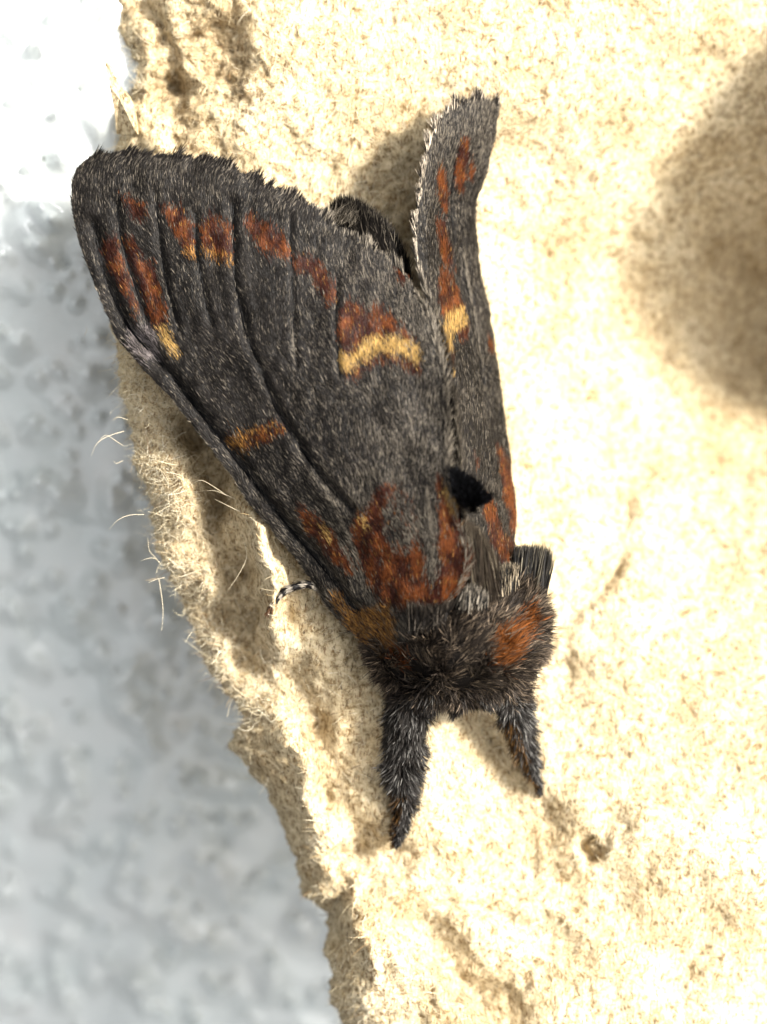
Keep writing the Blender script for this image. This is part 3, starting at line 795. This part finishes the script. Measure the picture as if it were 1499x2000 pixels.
def build_body():
    r = np.random.default_rng(17)
    parts = [ellipsoid(905, 1245, 2.9, 1.28, 1.05, 1.55, 0.15), ellipsoid(893, 1318, 2.6, 1.12, 0.58, 0.95, 0.12), ellipsoid(985, 1235, 2.6, 0.62, 0.95, 1.2, -0.15),
             ellipsoid(800, 1265, 2.7, 0.6, 0.75, 0.85, 0.2),
             tube([(890, 1180, 2.7, .9), (860, 1050, 2.7, .95), (830, 850, 2.6, .8), (805, 680, 2.6, .55), (795, 600, 2.7, .25)])] + [tube(l) for l in LEGS]
    V = []; Q = []; T = []; off = 0
    for v, q, t in parts:
        V.append(v); Q.append(q + off); T.append(t + off); off += len(v)
    tmp = mesh_obj('body', np.vstack(V), [np.vstack(Q), np.vstack(T)], M_SKIN)
    m = tmp.modifiers.new('r', 'REMESH'); m.mode = 'VOXEL'; m.voxel_size = 0.045
    m = tmp.modifiers.new('s', 'SMOOTH'); m.iterations = 6; m.factor = 0.5
    dg = bpy.context.evaluated_depsgraph_get()
    me = bpy.data.meshes.new_from_object(tmp.evaluated_get(dg))
    old = tmp.data; tmp.modifiers.clear(); tmp.data = me; bpy.data.meshes.remove(old)
    me.name = 'body'
    a = me.color_attributes.get('pigment')
    if a: me.color_attributes.remove(a)
    a = me.color_attributes.new('pigment', 'FLOAT_COLOR', 'POINT')
    a.data.foreach_set('color', np.tile((0.006, 0.005, 0.0045, 1), (len(me.vertices), 1)).astype(np.float32).ravel())
    if not me.materials: me.materials.append(M_SKIN)
    me.polygons.foreach_set('use_smooth', np.full(len(me.polygons), True))
    tmp.parent = moth
    body = tmp
    # sample skin
    nv = len(me.vertices); co = np.empty(nv * 3, np.float32); me.vertices.foreach_get('co', co); co = co.reshape(-1, 3).astype(float)
    me.calc_loop_triangles()
    tr = np.empty(len(me.loop_triangles) * 3, np.int32); me.loop_triangles.foreach_get('vertices', tr); tr = tr.reshape(-1, 3)
    A, B, C_ = co[tr[:, 0]], co[tr[:, 1]], co[tr[:, 2]]
    fn = np.cross(B - A, C_ - A); ar = np.linalg.norm(fn, axis=1); fn = norm(fn)
    cx, cy = PX((A + B + C_) / 3)
    tarsus = (cx < 690) & (cy > 1100)
    hidden = (cy < 1130)
    w = ar * ~tarsus * np.where(hidden, 0.05, 1.0) * np.where(fn[:, 2] < -0.3, 0.25, 1.0)
    def pick(n, w):
        k = r.choice(len(w), n, p=w / w.sum())
        u = r.random((n, 2)); m = u.sum(1) > 1; u[m] = 1 - u[m]
        p = A[k] + (B[k] - A[k]) * u[:, :1] + (C_[k] - A[k]) * u[:, 1:]
        return p, fn[k]
    # thorax and head fur
    wt = w * (cy <= 1372)
    n = 46000
    p, nn = pick(n, wt); x, y = PX(p)
    flow = np.stack([(x - 905) / 130, -(y - 1225) / 110, 0 * x], -1)
    dors = np.clip((1380 - y) / 45, 0, 1)[:, None] * np.clip(nn[:, 2:] * 2.2, 0.1, 1)
    flow = norm(flow * (1 - 0.92 * dors) + dors * np.array([[0.5, 0.95, 0]]) + r.normal(0, 0.28, (n, 3)))
    clump = np.stack([vnoise(x / 22, y / 22, 71), vnoise(x / 22, y / 22, 72), vnoise(x / 22, y / 22, 73)], -1) * 1.3
    d = norm(flow * 0.8 + nn * 0.5 + clump + np.array([[0.0, 0, 0.1]]))
    c = np.array((0.024, 0.0185, 0.0145)) * r.uniform(0.35, 1.5, (n, 1))
    k = r.random(n) < 0.28 * (1 + 2 * vnoise(x / 40, y / 40, 74)); c[k] = np.array((0.15, 0.112, 0.078)) * r.uniform(0.25, 1.2, (k.sum(), 1))
    jx, jy = x + r.normal(0, 5, n), y + r.normal(0, 6, n)
    k = inside(jx, jy, [(945, 1258), (985, 1230), (1026, 1192), (1036, 1212), (1024, 1250), (1002, 1290), (972, 1318), (955, 1300)]) & (r.random(n) < 0.93)
    c[k] = np.array((0.115, 0.037, 0.009)) * r.uniform(0.45, 1.45, (k.sum(), 1))
    k = inside(jx, jy, [(898, 1150), (930, 1138), (955, 1160), (960, 1178), (925, 1180), (900, 1170)]) & (r.random(n) < 0.7)
    c[k] = np.array((0.25, 0.215, 0.17)) * r.uniform(0.5, 1.2, (k.sum(), 1))
    k = inside(jx, jy, [(750, 1170), (790, 1175), (815, 1210), (790, 1270), (770, 1230)]) ; c[k] = np.array((0.003, 0.003, 0.0035))
    k = inside(jx, jy, [(760, 1270), (800, 1280), (800, 1330), (775, 1310)]) & (r.random(n) < 0.6); c[k] = RUST * r.uniform(0.4, 1.1, (k.sum(), 1))
    L = r.uniform(0.18, 0.5, n) * np.where(y > 1340, 0.7, 1.0)
    tc = np.minimum(c * r.uniform(1.0, 1.7, (n, 1)), 0.7)
    V, F, Cc = blades(p - nn * 0.02, d, norm(np.cross(d, nn + r.normal(0, 0.4, (n, 3)))), L, r.uniform(0.012, 0.030, n), r.normal(0, 0.10, (n, 3)) - nn * 0.12, c * 0.6, tc, 3)
    stuff(mesh_obj('thorax_fur', V, F, M_FUR, body, Cc))
    # leg fur
    for li, nm in ((0, 5200), (1, 4200)):
        ch = np.array(LEGS[li]); poly = [tuple(q[:2]) for q in ch]
        dd, _ = seg_dist(cx, cy, poly)
        wl = ar * (dd < 55) * (cy > 1350) * (fn[:, 2] > -0.6)
        n = nm
        p, nn = pick(n, wl); x, y = PX(p)
        cl = curve(P(ch[:, 0], ch[:, 1], ch[:, 2]), 30); tg = norm(np.gradient(cl, axis=0))
        a = np.linalg.norm(p[:, None] - cl[None], axis=-1).argmin(1)
        cl3 = np.stack([vnoise(x / 18, y / 18, 81), vnoise(x / 18, y / 18, 82), vnoise(x / 18, y / 18, 83)], -1)
        d = norm(tg[a] * 0.9 + nn * 0.65 + cl3 * 1.1 + r.normal(0, 0.2, (n, 3)))
        c = np.array((0.0145, 0.0125, 0.011)) * r.uniform(0.45, 1.5, (n, 1))
        k = r.random(n) < (0.26 if li else 0.16); c[k] = np.array((0.14, 0.132, 0.12)) * r.uniform(0.4, 1.0, (k.sum(), 1))
        k = (x < np.interp(y, ch[:, 1], ch[:, 0]) - 2) & (y > (1540 if li == 0 else 1400)) & (r.random(n) < 0.6)
        c[k] = OCHRE * (0.22 if li == 0 else 0.35) * r.uniform(0.4, 1.2, (k.sum(), 1))
        sc = np.clip((ch[-1, 1] + 30 - y) / 120, 0.4, 1)
        L = r.uniform(0.14, 0.34, n) * sc * np.where((li == 0) & (y > 1535), 0.85, 1)
        V, F, Cc = blades(p - nn * 0.015, d, norm(np.cross(d, nn + r.normal(0, 0.4, (n, 3)))), L, r.uniform(0.012, 0.026, n), r.normal(0, 0.07, (n, 3)), c * 0.7, np.minimum(c * 1.4, 0.6), 3)
        stuff(mesh_obj('leg_fur', V, F, M_FUR, body, Cc))
    # banded scales on the thin middle leg
    n = 900
    ch = np.array(LEGS[2])[1:]
    wl = ar * (cx < 640) * (cy > 1100)
    p, nn = pick(n, wl); x, y = PX(p)
    _, t = seg_dist(x, y, [tuple(q[:2]) for q in ch])
    band = (t * 5.2) % 1
    c = np.where((band < 0.42)[:, None], np.array((0.24, 0.21, 0.17)), np.array((0.007, 0.006, 0.006))) * r.uniform(0.7, 1.15, (n, 1))
    c[(t > 0.82)] = np.array((0.06, 0.03, 0.015))
    cl = curve(P(ch[:, 0], ch[:, 1], ch[:, 2]), 30); tg = norm(np.gradient(cl, axis=0))
    a = np.linalg.norm(p[:, None] - cl[None], axis=-1).argmin(1)
    d = norm(tg[a] + nn * 0.4 + r.normal(0, 0.12, (n, 3)))
    V, F, Cc = blades(p, d, norm(np.cross(d, nn)), r.uniform(0.07, 0.15, n), 0.022, nn * -0.1, c, c)
    stuff(mesh_obj('banded_leg_scales', V, F, M_SCALE, body, Cc))
    return body
body = build_body()

def fan(name, roots, tips, n, seed, cols, width, zj=0.1, lab=None, parent=None, segs=3, spread=6):
    """a tuft: blades from a root line to a tip line"""
    r = np.random.default_rng(seed)
    ra = curve(P(*np.array(roots, float).T), 50); ta = curve(P(*np.array(tips, float).T), 50)
    t = np.clip(r.random(n), 0, 1); k = (t * 49).astype(int)
    a = ra[k] + r.normal(0, 0.045, (n, 3)); b = ta[np.clip(k + r.normal(0, spread, n), 0, 49).astype(int)] + r.normal(0, 0.03, (n, 3))
    a[:, 2] += r.normal(0, zj, n); b[:, 2] += r.normal(0, zj, n)
    s = r.uniform(0.0, 0.45, n)[:, None]; e = 1 - np.abs(r.normal(0, 0.035, n))[:, None]
    a2 = a + (b - a) * s; b2 = a + (b - a) * e
    d = b2 - a2; L = np.linalg.norm(d, axis=1); d = norm(d)
    c = cols(r, n, t)
    V, F, C = blades(a2, d, norm(np.cross(d, r.normal(0, 0.5, (n, 3)) + np.array([[0, 0, 1.0]]))), L, r.uniform(0.7, 1.3, n) * width, r.normal(0, 0.02, (n, 3)), c * 0.7, c * 1.15, segs)
    o = stuff(mesh_obj(name, V, F, M_FUR, parent or moth, C))
    if lab: o['label'] = lab
    return o

def dark_cols(base, pale, f):
    def g(r, n, t):
        c = np.array(base) * r.uniform(0.5, 1.5, (n, 1)); k = r.random(n) < f
        c[k] = np.array(pale) * r.uniform(0.4, 1.1, (k.sum(), 1)); return c
    return g
# square-ended shoulder tuft on the right
fan('shoulder_tuft', [(1000, 1150, 2.9), (1018, 1200, 2.9), (1030, 1260, 2.7), (1034, 1310, 2.4)], [(1010, 1066, 2.9), (1035, 1062, 2.85), (1062, 1064, 2.8), (1078, 1074, 2.7)], 1500, 31,
    dark_cols((0.011, 0.010, 0.009), (0.15, 0.13, 0.095), 0.22), 0.03, 0.10, 'stiff square ended dark tuft of hairs', spread=2)
fan('shoulder_tuft', [(1040, 1330, 2.2), (1036, 1290, 2.4), (1040, 1240, 2.5)], [(1046, 1240, 2.5), (1050, 1200, 2.55), (1062, 1150, 2.6)], 500, 32, dark_cols((0.022, 0.02, 0.018), (0.2, 0.17, 0.13), 0.2), 0.022)
# crest between the wing bases
fan('thorax_crest', [(925, 1190, 4.4), (950, 1180, 4.3), (985, 1170, 3.9)], [(908, 1010, 5.0), (935, 1030, 4.95), (962, 1080, 4.6)], 1500, 33, dark_cols((0.026, 0.019, 0.013), (0.16, 0.13, 0.09), 0.2), 0.018, 0.07)
fan('thorax_crest', [(960, 1165, 4.2), (985, 1160, 4.0), (1008, 1150, 3.5)], [(965, 1105, 4.5), (990, 1098, 4.2), (1015, 1102, 3.7)], 420, 34, dark_cols((0.006, 0.0055, 0.005), (0.36, 0.29, 0.2), 0.3), 0.02, 0.05)
fan('thorax_crest', [(890, 1200, 4.3), (925, 1195, 4.4), (950, 1190, 4.3)], [(905, 1152, 4.75), (925, 1140, 4.8), (952, 1158, 4.7)], 420, 35, dark_cols((0.25, 0.215, 0.17), (0.015, 0.015, 0.015), 0.4), 0.026, 0.05)
fan('thorax_crest', [(800, 1240, 4.0), (830, 1235, 4.2), (870, 1225, 4.3)], [(800, 1172, 4.5), (840, 1180, 4.75), (885, 1172, 4.8)], 700, 36, dark_cols((0.016, 0.013, 0.011), (0.11, 0.09, 0.07), 0.25), 0.018, 0.16, spread=12)
# chin tuft between the forelegs
fan('chin_tuft', [(885, 1375, 2.5), (905, 1375, 2.5)], [(880, 1412, 2.4), (900, 1396, 2.45)], 110, 37, dark_cols((0.02, 0.016, 0.014), (0.12, 0.1, 0.08), 0.15), 0.02)

# jet black tooth of scales standing on the ridge
def build_tooth():
    r = np.random.default_rng(40)
    poly = [(877, 907), (890, 906), (903, 913), (933, 930), (950, 950), (970, 967), (960, 977), (940, 983), (932, 1003), (910, 1005), (897, 983), (883, 960), (876, 930)]
    n = 4000
    x = r.uniform(868, 976, n); y = r.uniform(898, 1012, n); k = inside(x + r.normal(0, 2, n), y + r.normal(0, 2, n), poly); x, y = x[k], y[k]; n = len(x)
    z = 5.35 - 0.003 * np.abs(x - 910) + r.normal(0, 0.05, n)
    b = P(x, y, z)
    root = P(912 + (x - 912) * 0.35, 1000 + (y - 1000) * 0.3, 5.0)
    s = r.uniform(0.2, 0.7, n)[:, None]; a = root + (b - root) * s * np.array([[1, 1, 0.6]])
    d = b - a; L = np.maximum(np.linalg.norm(d, axis=1), 0.08); d = norm(d + 1e-6)
    c = np.tile((0.0016, 0.0016, 0.0019), (n, 1)) * r.uniform(0.6, 1.6, (n, 1)) * np.where(r.random((n, 1)) < 0.15, 11, 1)
    V, F, C = blades(a, d, norm(np.cross(d, r.normal(0, 0.4, (n, 3)) + np.array([[0, 0, 1.0]]))), L, r.uniform(0.015, 0.035, n), r.normal(0, 0.05, (n, 3)), c, c, 3)
    stuff(mesh_obj('scale_tooth', V, F, M_FUR, moth, C), 'jet black tooth of scales on the wing ridge')
build_tooth()
